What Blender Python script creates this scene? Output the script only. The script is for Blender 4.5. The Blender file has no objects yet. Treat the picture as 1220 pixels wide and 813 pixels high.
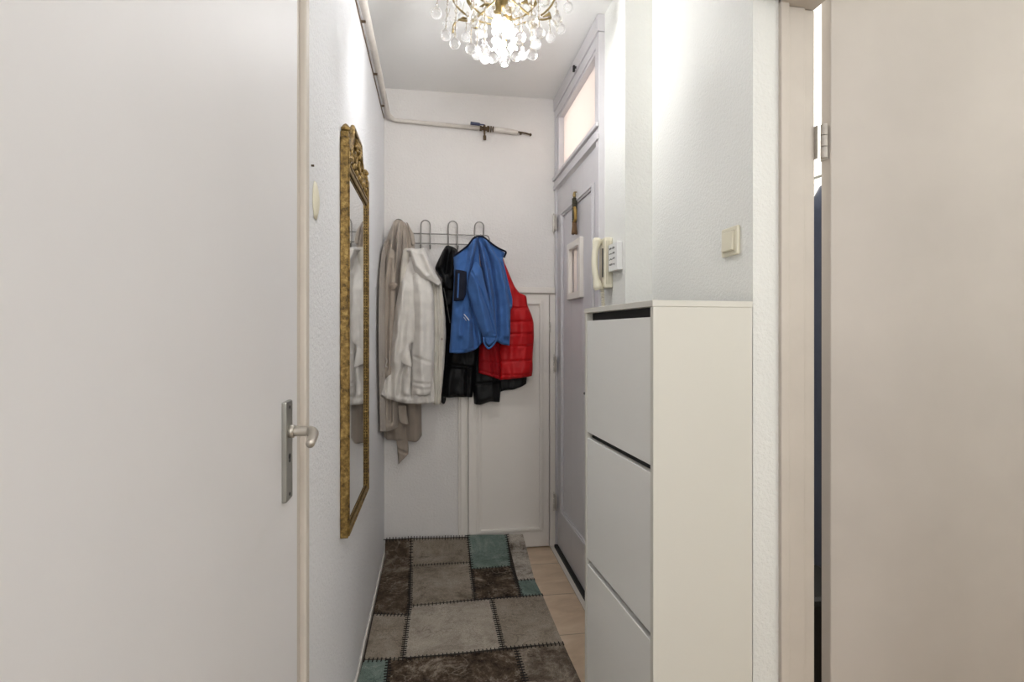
import bpy, bmesh, math, random
from mathutils import Vector, Matrix, noise
C = bpy.context.scene
PI = math.pi
random.seed(4)
F = 625.0; TH = math.radians(8.46); HOR = 396.0; EYE = 1.27
WL = -.28; WB = 3.05; CEIL = 2.655

# ---------------------------------------------------------------- geometry helpers
def ang(px): return math.atan((px-610)/F)+TH
def ray(px, py):
    a = (px-610)/F; b = (HOR-py)/F
    return Vector((a*math.cos(TH)+math.sin(TH), -a*math.sin(TH)+math.cos(TH), b))
def onY(px, py, y):
    r = ray(px, py); t = y/r.y; return Vector((r.x*t, y, EYE+r.z*t))
def onX(px, py, x):
    r = ray(px, py); t = x/r.x; return Vector((x, r.y*t, EYE+r.z*t))
def onZ(px, py, z):
    r = ray(px, py); t = (z-EYE)/r.z; return Vector((r.x*t, r.y*t, z))

def obj(name, bm, mat=None, parent=None, smooth=False, bevel=0, loc=None):
    me = bpy.data.meshes.new(name)
    bmesh.ops.recalc_face_normals(bm, faces=bm.faces)
    bm.to_mesh(me); bm.free()
    if smooth:
        for p in me.polygons: p.use_smooth = True
    mats = mat if isinstance(mat, (list, tuple)) else [mat]
    for m in mats:
        if m: me.materials.append(m)
    o = bpy.data.objects.new(name, me); C.collection.objects.link(o)
    if parent:
        o.parent = parent
        o.matrix_parent_inverse = Matrix.Translation(-absloc(parent))
    if bevel:
        b = o.modifiers.new('bevel', 'BEVEL'); b.width = bevel; b.segments = 2; b.limit_method = 'ANGLE'
        b.angle_limit = math.radians(40)
    return o
def absloc(p):
    # accumulated location of a thing (parts are built in world coordinates, with zero location)
    v = Vector(p.location); q = p
    return v
def thing(name, label, cat, loc=(0,0,0), group=None):
    o = bpy.data.objects.new(name, None); C.collection.objects.link(o)
    o.location = loc; o.empty_display_size = .05; o['label'] = label; o['category'] = cat
    if group: o['group'] = group
    return o
def tag(o, label, cat, group=None):
    o['label'] = label; o['category'] = cat
    if group: o['group'] = group
    return o
def struct(o, label=None, cat=None):
    o['kind'] = 'structure'
    if label: o['label'] = label
    if cat: o['category'] = cat
    return o
def box(bm, x0, y0, z0, x1, y1, z1, rot=None, mi=0):
    vs = [bm.verts.new((x, y, z)) for z in (z0, z1) for y in (y0, y1) for x in (x0, x1)]
    for f in ((0,2,3,1),(4,5,7,6),(0,1,5,4),(2,6,7,3),(0,4,6,2),(1,3,7,5)):
        fc = bm.faces.new([vs[i] for i in f]); fc.material_index = mi
    if rot is not None:
        for v in vs: v.co = rot @ v.co
    return vs
def bx(*a, **k):
    bm = bmesh.new(); box(bm, *a, **k); return bm
def boxes(lst):
    bm = bmesh.new()
    for a in lst: box(bm, *a)
    return bm
def tube(bm, pts, r, seg=10, cap=True, closed=False):
    pts = [Vector(p) for p in pts]; n = len(pts)
    rs = r if isinstance(r, (list, tuple)) else [r]*n
    prev = None; rings = []
    for i, p in enumerate(pts):
        if closed: t = pts[(i+1) % n]-pts[i-1]
        else: t = pts[min(i+1, n-1)]-pts[max(i-1, 0)]
        t.normalize()
        if prev is None:
            a = Vector((0,0,1)) if abs(t.z) < .9 else Vector((1,0,0))
            u = t.cross(a).normalized()
        else:
            u = (prev-t*prev.dot(t)).normalized()
        prev = u; w = t.cross(u)
        rings.append([bm.verts.new(p+(u*math.cos(2*PI*k/seg)+w*math.sin(2*PI*k/seg))*rs[i]) for k in range(seg)])
    m = n if closed else n-1
    for i in range(m):
        A = rings[i]; B = rings[(i+1) % n]
        for k in range(seg): bm.faces.new((A[k], A[(k+1)%seg], B[(k+1)%seg], B[k]))
    if cap and not closed:
        bm.faces.new(rings[0]); bm.faces.new(rings[-1])
def smoothpts(pts, n):
    pts = [Vector(p) for p in pts]
    if len(pts) == 2: return [pts[0].lerp(pts[1], i/(n-1)) for i in range(n)]
    out = []
    L = [0]
    for a, b in zip(pts, pts[1:]): L.append(L[-1]+(b-a).length)
    for i in range(n):
        s = L[-1]*i/(n-1); k = 0
        while k < len(pts)-2 and L[k+1] < s: k += 1
        t = (s-L[k])/max(1e-9, L[k+1]-L[k]); t = min(max(t, 0), 1)
        p1, p2 = pts[k], pts[k+1]
        p0 = pts[k-1] if k > 0 else p1*2-p2
        p3 = pts[k+2] if k+2 < len(pts) else p2*2-p1
        lin = p1.lerp(p2, t)
        cr = .5*((2*p1)+(p2-p0)*t+(2*p0-5*p1+4*p2-p3)*t*t+(3*p1-p0-3*p2+p3)*t**3)
        out.append(lin.lerp(cr, .7))
    return out
def uvs(bm, c, r, seg=12, rings=8, sz=1.0):
    c = Vector(c); top = bm.verts.new(c+Vector((0,0,r*sz))); bot = bm.verts.new(c-Vector((0,0,r*sz)))
    R = []
    for i in range(1, rings):
        a = PI*i/rings
        R.append([bm.verts.new(c+Vector((r*math.sin(a)*math.cos(2*PI*k/seg), r*math.sin(a)*math.sin(2*PI*k/seg), r*sz*math.cos(a)))) for k in range(seg)])
    for k in range(seg):
        bm.faces.new((top, R[0][k], R[0][(k+1)%seg])); bm.faces.new((bot, R[-1][(k+1)%seg], R[-1][k]))
        for i in range(len(R)-1):
            bm.faces.new((R[i][k], R[i+1][k], R[i+1][(k+1)%seg], R[i][(k+1)%seg]))
def lathe(bm, c, prof, seg=20):
    c = Vector(c); R = []
    for r, z in prof:
        R.append([bm.verts.new(c+Vector((max(r,1e-4)*math.cos(2*PI*k/seg), max(r,1e-4)*math.sin(2*PI*k/seg), z))) for k in range(seg)])
    for A, B in zip(R, R[1:]):
        for k in range(seg): bm.faces.new((A[k], A[(k+1)%seg], B[(k+1)%seg], B[k]))
    bm.faces.new(R[0]); bm.faces.new(R[-1])

# ---------------------------------------------------------------- materials
def lin(c):
    return tuple((v/12.92 if v <= .04045 else ((v+.055)/1.055)**2.4) for v in (x/255 for x in c))+(1,)
class NT:
    def __init__(s, name):
        s.m = bpy.data.materials.new(name); s.m.use_nodes = True
        s.t = s.m.node_tree; s.n = s.t.nodes; s.b = s.n['Principled BSDF']; s.l = s.t.links
        s.tc = s.n.new('ShaderNodeTexCoord')
    def noise(s, scale, detail=3, rough=.5, dist=0, stretch=None):
        t = s.n.new('ShaderNodeTexNoise'); t.inputs['Scale'].default_value = scale
        t.inputs['Detail'].default_value = detail; t.inputs['Roughness'].default_value = rough
        t.inputs['Distortion'].default_value = dist
        if stretch:
            mp = s.n.new('ShaderNodeMapping'); mp.inputs['Scale'].default_value = stretch
            s.l.new(s.tc.outputs['Object'], mp.inputs['Vector']); s.l.new(mp.outputs[0], t.inputs['Vector'])
        else: s.l.new(s.tc.outputs['Object'], t.inputs['Vector'])
        return t.outputs['Fac']
    def ramp(s, fac, stops):
        r = s.n.new('ShaderNodeValToRGB')
        e = r.color_ramp.elements
        e[0].position, e[0].color = stops[0]; e[1].position, e[1].color = stops[-1]
        for p, c in stops[1:-1]:
            q = e.new(p); q.color = c
        s.l.new(fac, r.inputs[0]); return r.outputs[0]
    def mix(s, fac, a, b):
        m = s.n.new('ShaderNodeMix'); m.data_type = 'RGBA'
        for i, v in ((0, fac), (6, a), (7, b)):
            if isinstance(v, (float, int, tuple)): m.inputs[i].default_value = v
            else: s.l.new(v, m.inputs[i])
        return m.outputs[2]
    def bump(s, h, strength, dist=.01):
        b = s.n.new('ShaderNodeBump'); b.inputs['Strength'].default_value = strength
        b.inputs['Distance'].default_value = dist
        s.l.new(h, b.inputs['Height']); s.l.new(b.outputs[0], s.b.inputs['Normal'])
def M(name, col, rough=.5, metal=0, vary=.0, vs=3, bump=0, bs=200, bd=.004, stretch=None, spec=None, sheen=0):
    t = NT(name); c = lin(col)
    if vary:
        d = tuple(x*(1-vary) for x in c[:3])+(1,)
        t.l.new(t.ramp(t.noise(vs, 4, .6, stretch=stretch), [(.3, d), (.7, c)]), t.b.inputs['Base Color'])
    else: t.b.inputs['Base Color'].default_value = c
    t.b.inputs['Roughness'].default_value = rough; t.b.inputs['Metallic'].default_value = metal
    if spec is not None: t.b.inputs['Specular IOR Level'].default_value = spec
    if sheen: t.b.inputs['Sheen Weight'].default_value = sheen
    if bump: t.bump(t.noise(bs, 3, .6, stretch=stretch), bump, bd)
    return t.m
plaster = M('plaster', (236,236,231), .7, vary=.04, vs=2, bump=.55, bs=110, bd=.006)
plaster_l = M('plaster_left', (236,236,238), .6, vary=.03, vs=2, bump=.8, bs=95, bd=.007)
plaster_b = M('plaster_back', (226,222,218), .7, vary=.05, vs=2.5, bump=.6, bs=80, bd=.006)
ceil_m = M('ceiling_paint', (240,239,236), .8, vary=.03, vs=1.5, bump=.1, bs=60)
paint = M('white_gloss_paint', (229,223,215), .42, vary=.04, vs=2, bump=.05, bs=30)
paint_g = M('grey_white_paint', (208,205,207), .4, vary=.05, vs=3, bump=.06, bs=25)
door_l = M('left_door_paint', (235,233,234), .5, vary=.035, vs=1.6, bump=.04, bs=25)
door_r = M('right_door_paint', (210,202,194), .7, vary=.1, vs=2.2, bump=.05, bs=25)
frame_tan = M('worn_frame_paint', (212,203,192), .5, vary=.08, vs=6)
cab = M('cabinet_laminate', (218,215,205), .42, vary=.015, vs=2)
cab_front = M('cabinet_front', (244,243,238), .35, vary=.015, vs=2)
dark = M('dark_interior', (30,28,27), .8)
black = M('black_seal', (18,17,16), .6)
steel = M('brushed_steel', (165,165,160), .32, metal=.9, bump=.05, bs=300)
lever_m = M('satin_lever', (196,190,180), .35, metal=.75)
wire_m = M('chrome_wire', (140,137,132), .3, metal=.9)
hinge_m = M('painted_hinge', (202,196,188), .4, metal=.3, vary=.2, vs=60)
brass = M('brass', (152,134,94), .35, metal=.85, vary=.25, vs=40)
ivory = M('ivory_plastic', (226,220,198), .35)
ivory_d = M('ivory_plastic_dark', (206,199,176), .4)
whitepl = M('white_plastic', (232,232,230), .4)
ink = M('grey_ink', (90,88,86), .6)
blue_pl = M('blue_grip', (42,48,82), .4)
rust = M('rusty_brass', (112,92,70), .6, metal=.5, vary=.5, vs=90)
pipe_m = M('painted_pipe', (222,215,206), .45, vary=.16, vs=18)
def gold():
    t = NT('antique_gold')
    g = t.ramp(t.noise(60, 5, .7), [(.32, lin((60,46,22))), (.5, lin((132,106,56))), (.72, lin((186,158,98)))])
    t.l.new(g, t.b.inputs['Base Color']); t.b.inputs['Metallic'].default_value = .55; t.b.inputs['Roughness'].default_value = .42
    t.bump(t.noise(140, 3), .5, .004); return t.m
gold_m = gold()
gold_d = M('dark_gold', (96,76,38), .5, metal=.5, vary=.4, vs=120, bump=.5, bs=200)
mirror_m = M('mirror_silver', (228,230,232), .03, metal=1)
def glassm():
    m = bpy.data.materials.new('crystal'); m.use_nodes = True; n = m.node_tree.nodes; l = m.node_tree.links; n.clear()
    o = n.new('ShaderNodeOutputMaterial'); g = n.new('ShaderNodeBsdfGlass'); g.inputs['IOR'].default_value = 1.5
    g.inputs['Roughness'].default_value = .02
    tr = n.new('ShaderNodeBsdfTransparent'); mx = n.new('ShaderNodeMixShader')
    lw = n.new('ShaderNodeLayerWeight'); lw.inputs[0].default_value = .5
    rp = n.new('ShaderNodeMapRange'); rp.inputs[3].default_value = .22; rp.inputs[4].default_value = 1.0
    l.new(lw.outputs['Facing'], rp.inputs[0]); l.new(rp.outputs[0], mx.inputs[0])
    df = n.new('ShaderNodeBsdfDiffuse'); df.inputs[0].default_value = (.95,.95,.95,1); m2 = n.new('ShaderNodeMixShader'); m2.inputs[0].default_value = .06
    l.new(tr.outputs[0], mx.inputs[1]); l.new(g.outputs[0], mx.inputs[2]); l.new(mx.outputs[0], m2.inputs[1]); l.new(df.outputs[0], m2.inputs[2]); l.new(m2.outputs[0], o.inputs[0])
    return m
crystal = glassm()
def emis(name, col, s):
    t = NT(name); t.b.inputs['Base Color'].default_value = lin(col)
    t.b.inputs['Emission Color'].default_value = lin(col); t.b.inputs['Emission Strength'].default_value = s
    return t.m
bulb_m = emis('glowing_bulb', (255,250,245), 9)
globe_m = emis('fill_globe', (255,242,230), 4)  # glow of the unseen lamp added behind the camera
def frosted():
    m = bpy.data.materials.new('frosted_glass'); m.use_nodes = True; n = m.node_tree.nodes; l = m.node_tree.links
    b = n['Principled BSDF']; b.inputs['Base Color'].default_value = lin((236,230,228)); b.inputs['Roughness'].default_value = .25
    t = n.new('ShaderNodeBsdfTranslucent'); t.inputs[0].default_value = lin((250,242,238))
    mx = n.new('ShaderNodeMixShader'); mx.inputs[0].default_value = .6
    l.new(b.outputs[0], mx.inputs[1]); l.new(t.outputs[0], mx.inputs[2]); l.new(mx.outputs[0], n['Material Output'].inputs[0])
    return m
frost = frosted()
# cloth
def cloth(name, col, rough=.85, vary=.12, bs=500, bump=.35, sheen=.2, vs=14, spec=.2):
    return M(name, col, rough, vary=vary, vs=vs, bump=bump, bs=bs, bd=.003, sheen=sheen, spec=spec)
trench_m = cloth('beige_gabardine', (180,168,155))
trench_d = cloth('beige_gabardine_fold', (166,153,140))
cream_m = cloth('cream_wool', (228,223,216), bump=.5)
cream_l = cloth('cream_quilted_lining', (214,208,196), bump=.5)
puff_m = cloth('black_nylon', (7,8,10), .55, vary=.3, bump=.1, sheen=0, spec=.28)
blue_m = cloth('blue_fleece', (68,107,166), .95, bump=.6, sheen=.06)
navy_m = cloth('navy_trim', (20,24,40), .7, sheen=0)
red_m = cloth('red_nylon', (184,5,14), .55, vary=.1, bump=.1, sheen=0, spec=.35)
redd_m = cloth('dark_red_lining', (150,12,22), .6, sheen=0)
slate_m = cloth('slate_blue_cloth', (70,78,98), .8)
# tiles
def tiles():
    t = NT('beige_floor_tiles')
    mp = t.n.new('ShaderNodeMapping'); mp.inputs['Location'].default_value = (-.68+.337*4, -2.48+.337*12, 0)
    t.l.new(t.tc.outputs['Object'], mp.inputs['Vector'])
    b = t.n.new('ShaderNodeTexBrick'); b.offset = 0; b.squash = 1
    b.inputs['Scale'].default_value = 1; b.inputs['Brick Width'].default_value = .337; b.inputs['Row Height'].default_value = .337
    b.inputs['Mortar Size'].default_value = .0022; b.inputs['Mortar Smooth'].default_value = .2
    t.l.new(mp.outputs[0], b.inputs['Vector'])
    c = t.ramp(t.noise(5, 6, .65, .6, stretch=(1,2.5,1)), [(.3, lin((196,170,142))), (.55, lin((214,190,163))), (.75, lin((226,206,182)))])
    t.l.new(c, b.inputs['Color1']); t.l.new(c, b.inputs['Color2']); b.inputs['Mortar'].default_value = lin((150,132,112))
    t.l.new(b.outputs['Color'], t.b.inputs['Base Color']); t.b.inputs['Roughness'].default_value = .35
    return t.m
tile_m = tiles()

# ================================================================ THE SETTING
struct(obj('floor', boxes([(-.45,-3.6,-.06,.9,3.2,0), (.9,-.5,-.06,3.2,3.2,0)]), tile_m))
struct(obj('ceiling', boxes([(-.45,-3.6,CEIL,1.04,3.2,CEIL+.1), (1.04,-.5,CEIL,3.2,3.2,CEIL+.1)]), ceil_m))
D0, D1 = .30, 1.235      # left door frame extents in y
struct(obj('wall_left', boxes([(WL-.12,D1,0,WL,WB+.1,CEIL), (WL-.12,-3.6,0,WL,D0,CEIL), (WL-.12,D0,2.19,WL,D1,CEIL)]), plaster_l))
struct(obj('wall_back', boxes([(WL-.1,WB,0,1.6,WB+.12,CEIL)]), plaster_b))
struct(obj('wall_rear', boxes([(-.4,-3.62,0,1.04,-3.5,1.2),(-.4,-3.62,2.4,1.04,-3.5,CEIL),(-.4,-3.62,1.2,-.18,-3.5,2.4),(.78,-3.62,1.2,1.04,-3.5,2.4)]), plaster))
XA, YA, XB, YB = .735, 1.95, .845, 1.295
struct(obj('wall_right', boxes([
    (XA,YA,0,1.03,2.1995,CEIL), (XB,YB,0,.926,YA,CEIL), (.926,YB+.012,0,1.03,YA,CEIL),
    (XB,-3.6,0,1.03,.40,CEIL), (XB,.40,2.17,1.03,YB,CEIL), (.802,2.2,2.60,1.03,WB,CEIL)]), plaster))
struct(obj('added_window', boxes([(-.18,-3.56,1.2,-.13,-3.5,2.4),(.73,-3.56,1.2,.78,-3.5,2.4),(-.13,-3.56,1.2,.73,-3.5,1.25),(-.13,-3.56,2.35,.73,-3.5,2.4),(.28,-3.55,1.25,.32,-3.51,2.35)]), paint))  # unseen window frame, added to hold the fill light behind the camera
# rooms beyond
struct(obj('wall_side_room', boxes([(1.03,2.2,0,1.06,2.26,CEIL),(1.03,2.26,0,2.6,2.32,CEIL),(2.6,-.5,0,2.7,2.3,CEIL),(1.03,-.56,0,2.7,-.5,CEIL)]), plaster))
struct(obj('wall_landing', boxes([(1.55,2.32,0,1.6,WB,CEIL)]), plaster))

# left door: recessed leaf, worn frame, plate and lever
d1 = obj('door_1', bx(-.325, .34, .005, -.285, 1.16, 2.13), door_l, bevel=.002); struct(d1)
fr = boxes([(-.37,1.165,0,-.29,1.205,2.16), (-.37,1.205,0,-.277,D1,2.19), (-.37,D0,0,-.277,.335,2.19), (-.37,.335,2.14,-.29,1.165,2.16), (-.37,.335,2.16,-.277,1.205,2.19)])
struct(obj('trim_1', fr, frame_tan, bevel=.004))
pl = obj('handle_plate', bx(-.2865,1.045,.945,-.276,1.09,1.137), steel, d1, bevel=.003)
bm = bmesh.new()
for z, r in ((1.125,.0035), (.957,.0035), (1.03,.0055), (1.022,.004)):
    tube(bm, [(-.2765,1.067,z), (-.2755,1.067,z)], r, 12)
obj('keyhole', bm, black, pl)
bm = bmesh.new()
tube(bm, [(-.277,1.067,1.078), (-.268,1.067,1.078)], .0125, 20)
tube(bm, smoothpts([(-.27,1.067,1.078), (-.25,1.067,1.078), (-.236,1.064,1.078), (-.227,1.045,1.077), (-.222,1.015,1.074), (-.220,.985,1.069)], 22),
     [.0098]*8+[.0098-.0022*i/13 for i in range(14)], 14)
obj('lever', bm, lever_m, d1, smooth=True, bevel=0)

# right doorway jamb, head and the open leaf
J = boxes([(.92,YB-.012,0,.945,YB+.02,2.175), (.935,YB,0,1.000,YB+.03,2.155), (1.0,YB+.008,0,1.034,YB+.03,2.155),
           (.92,.40,2.155,1.034,YB+.012,2.18), (.92,.385,0,1.034,.42,2.18)])
struct(obj('trim_2', J, frame_tan, bevel=.003))
leaf_a = math.radians(-5)
LR = Matrix.Translation((1.068,1.285,0)) @ Matrix.Rotation(leaf_a, 4, 'Z')
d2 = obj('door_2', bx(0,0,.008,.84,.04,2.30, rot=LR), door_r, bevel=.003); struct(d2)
for z in (1.79, .22):
    bm = bmesh.new()
    for k in range(3): tube(bm, [(1.051,1.289,z-.045+.031*k), (1.051,1.289,z-.045+.031*k+.029)], .0085, 12)
    box(bm, 1.034,1.292,z-.045,1.0365,1.325,z+.045); box(bm, 1.0655,1.292,z-.045,1.0675,1.32,z+.045)
    obj('hinge', bm, hinge_m, d2)
# things seen through the crack behind the open leaf
def coat_behind():
    t = thing('long_coat', 'slate blue long coat hanging behind the open right door, seen through the crack', 'coat', (1.56,1.9,1.8))
    bm = bmesh.new(); n = 28; R = []
    for i in range(15):
        v = i/14; z = 1.86-1.6*v; w = .03+.17*min(1, v*3)**.6+.05*v
        R.append([bm.verts.new((1.57+w*math.cos(2*PI*k/n), 1.9+(.03+.05*v**.5)*math.sin(2*PI*k/n)*(1+.25*math.sin(5*k*2*PI/n)), z)) for k in range(n)])
    for A, B in zip(R, R[1:]):
        for k in range(n): bm.faces.new((A[k], A[(k+1)%n], B[(k+1)%n], B[k]))
    bm.faces.new(R[0]); bm.faces.new(R[-1])
    obj('coat_body', bm, slate_m, t, smooth=True)
    bm = bmesh.new(); tube(bm, [(1.57,2.255,1.93),(1.57,1.92,1.91),(1.57,1.90,1.85)], .006, 8); obj('hanging_hook', bm, steel, t)
coat_behind()
b = obj('storage_trunk', bx(1.08,1.5,0,1.4,1.75,.42), black, bevel=.02)
tag(b, 'black trunk on the floor behind the open right door, below the slate blue coat', 'trunk')

# front door, its frame and transom
XD = .72
frm = boxes([(.708,2.2,0,.80,2.245,CEIL-.076), (.708,3.02,0,.80,WB,CEIL-.076), (.702,2.197,CEIL-.075,.80,WB-.001,CEIL-.001), (.7085,2.245,2.53,.80,3.02,CEIL-.0755),
             (.708,2.245,2.135,.80,3.02,2.165), (.695,2.196,2.165,.706,WB-.002,2.185), (.700,2.197,2.11,.7075,WB-.002,2.135),
             (.714,2.245,2.185,.78,2.275,2.53), (.714,2.965,2.185,.78,3.02,2.53), (.714,2.275,2.185,.78,2.965,2.2), (.714,2.275,2.515,.78,2.965,2.53)])
struct(obj('trim_3', frm, paint_g, bevel=.003))
struct(obj('window_1', bx(.745,2.275,2.2,.751,2.965,2.515), frost))
d3 = obj('door_3', boxes([(XD,2.25,.012,.76,2.49,2.105),(XD,2.71,.012,.76,3.015,2.105),(XD,2.49,.012,.76,2.71,1.46),(XD,2.49,1.72,.76,2.71,2.105)]), paint_g, bevel=.002); struct(d3)
def ring_yz(x0, x1, y0, y1, z0, z1, w):
    return [(x0,y0,z0,x1,y0+w,z1), (x0,y1-w,z0,x1,y1,z1), (x0,y0+w,z0,x1,y1-w,z0+w), (x0,y0+w,z1-w,x1,y1-w,z1)]
obj('panel_moulding', boxes(ring_yz(.712,.721,2.29,2.90,.24,1.95,.028)+ring_yz(.706,.713,2.297,2.893,.247,1.943,.012)), paint_g, d3, bevel=.003)
obj('peephole_frame', boxes(ring_yz(.700,.721,2.473,2.722,1.44,1.735,.034)), paint, d3, bevel=.003)
obj('peephole_glass', bx(.735,2.49,1.46,.739,2.71,1.72), frost, d3)
obj('peephole_bar', bx(.728,2.612,1.462,.734,2.622,1.718), paint_g, d3)
obj('bottom_seal', bx(.700,2.25,.0,.7195,3.015,.022), black, d3)
for py in (268, 433, 594):
    p = onX(657.5, py, .70); bm = bmesh.new()
    for k in range(3): tube(bm, [(.7,3.03,p.z-.045+.031*k), (.7,3.03,p.z-.045+.031*k+.028)], .0065, 10)
    uvs(bm, (.7,3.03,p.z-.052), .006, 8, 6); uvs(bm, (.7,3.03,p.z+.052), .006, 8, 6)
    box(bm, .703,2.99,p.z-.045,.709,3.028,p.z+.045)
    obj('hinge', bm, hinge_m, d3)
struct(obj('trim_4', bx(.680,2.2,0,.700,WB,.006), paint))   # pale sill strip
# little dark latch on the door
bm = bmesh.new(); p = onX(696.5, 469, .715); tube(bm, [(.721,p.y,p.z),(.712,p.y,p.z)], .006, 12); obj('keyhole', bm, black, d3)
bm = bmesh.new(); p = onX(686, 77, .70); tube(bm, [(.703,p.y,2.592),(.69,p.y,2.592)], .006, 10); box(bm, .685,p.y-.006,2.57,.695,p.y+.006,2.6)
tag(obj('cable_clip', bm, black), 'tiny black clip on the frame above the transom window', 'clip')

# low cupboard in the back wall with its rail and post
pt = lambda px, py: onY(px, py, 3.04)
zt = pt(640,350).z; xl = pt(558,500).x; xr = .672; 
struct(obj('trim_5', boxes([(pt(600,340).x-.35,3.010,zt,.705,WB,zt+.036), (pt(600,340).x-.35,3.03,zt-.012,.705,WB,zt)]), paint, bevel=.005))  # dado rail
struct(obj('trim_6', boxes([(pt(546,500).x,3.028,0,xl-.003,WB,zt), (pt(548.5,500).x,3.014,0,pt(555,500).x,3.03,zt)]), paint, bevel=.003))          # post
struct(obj('trim_7', boxes([(xr+.004,3.026,0,.708,WB,zt)]), paint, bevel=.003))
d4 = obj('door_4', bx(xl,3.024,.012,xr,WB,zt-.006), paint, bevel=.003); struct(d4)
def ring_xz(y0, y1, x0, x1, z0, z1, w):
    return [(x0,y0,z0,x0+w,y1,z1), (x1-w,y0,z0,x1,y1,z1), (x0+w,y0,z0,x1-w,y1,z0+w), (x0+w,y0,z1-w,x1-w,y1,z1)]
obj('panel_moulding', boxes(ring_xz(3.010,3.025,xl+.055,xr-.045,.112,zt-.05,.016)+ring_xz(3.020,3.025,xl+.045,xr-.035,.102,zt-.04,.012)), paint, d4, bevel=.003)
for py in (390,):
    p = onY(655, py, 3.02); bm = bmesh.new()
    for k in range(3): tube(bm, [(xr+.002,3.018,p.z-.03+.021*k), (xr+.002,3.018,p.z-.03+.021*k+.019)], .0055, 10)
    obj('hinge', bm, hinge_m, d4)
struct(obj('baseboard_left', bx(WL,1.25,0,WL+.008,WB,.03), paint, bevel=.003))

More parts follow.
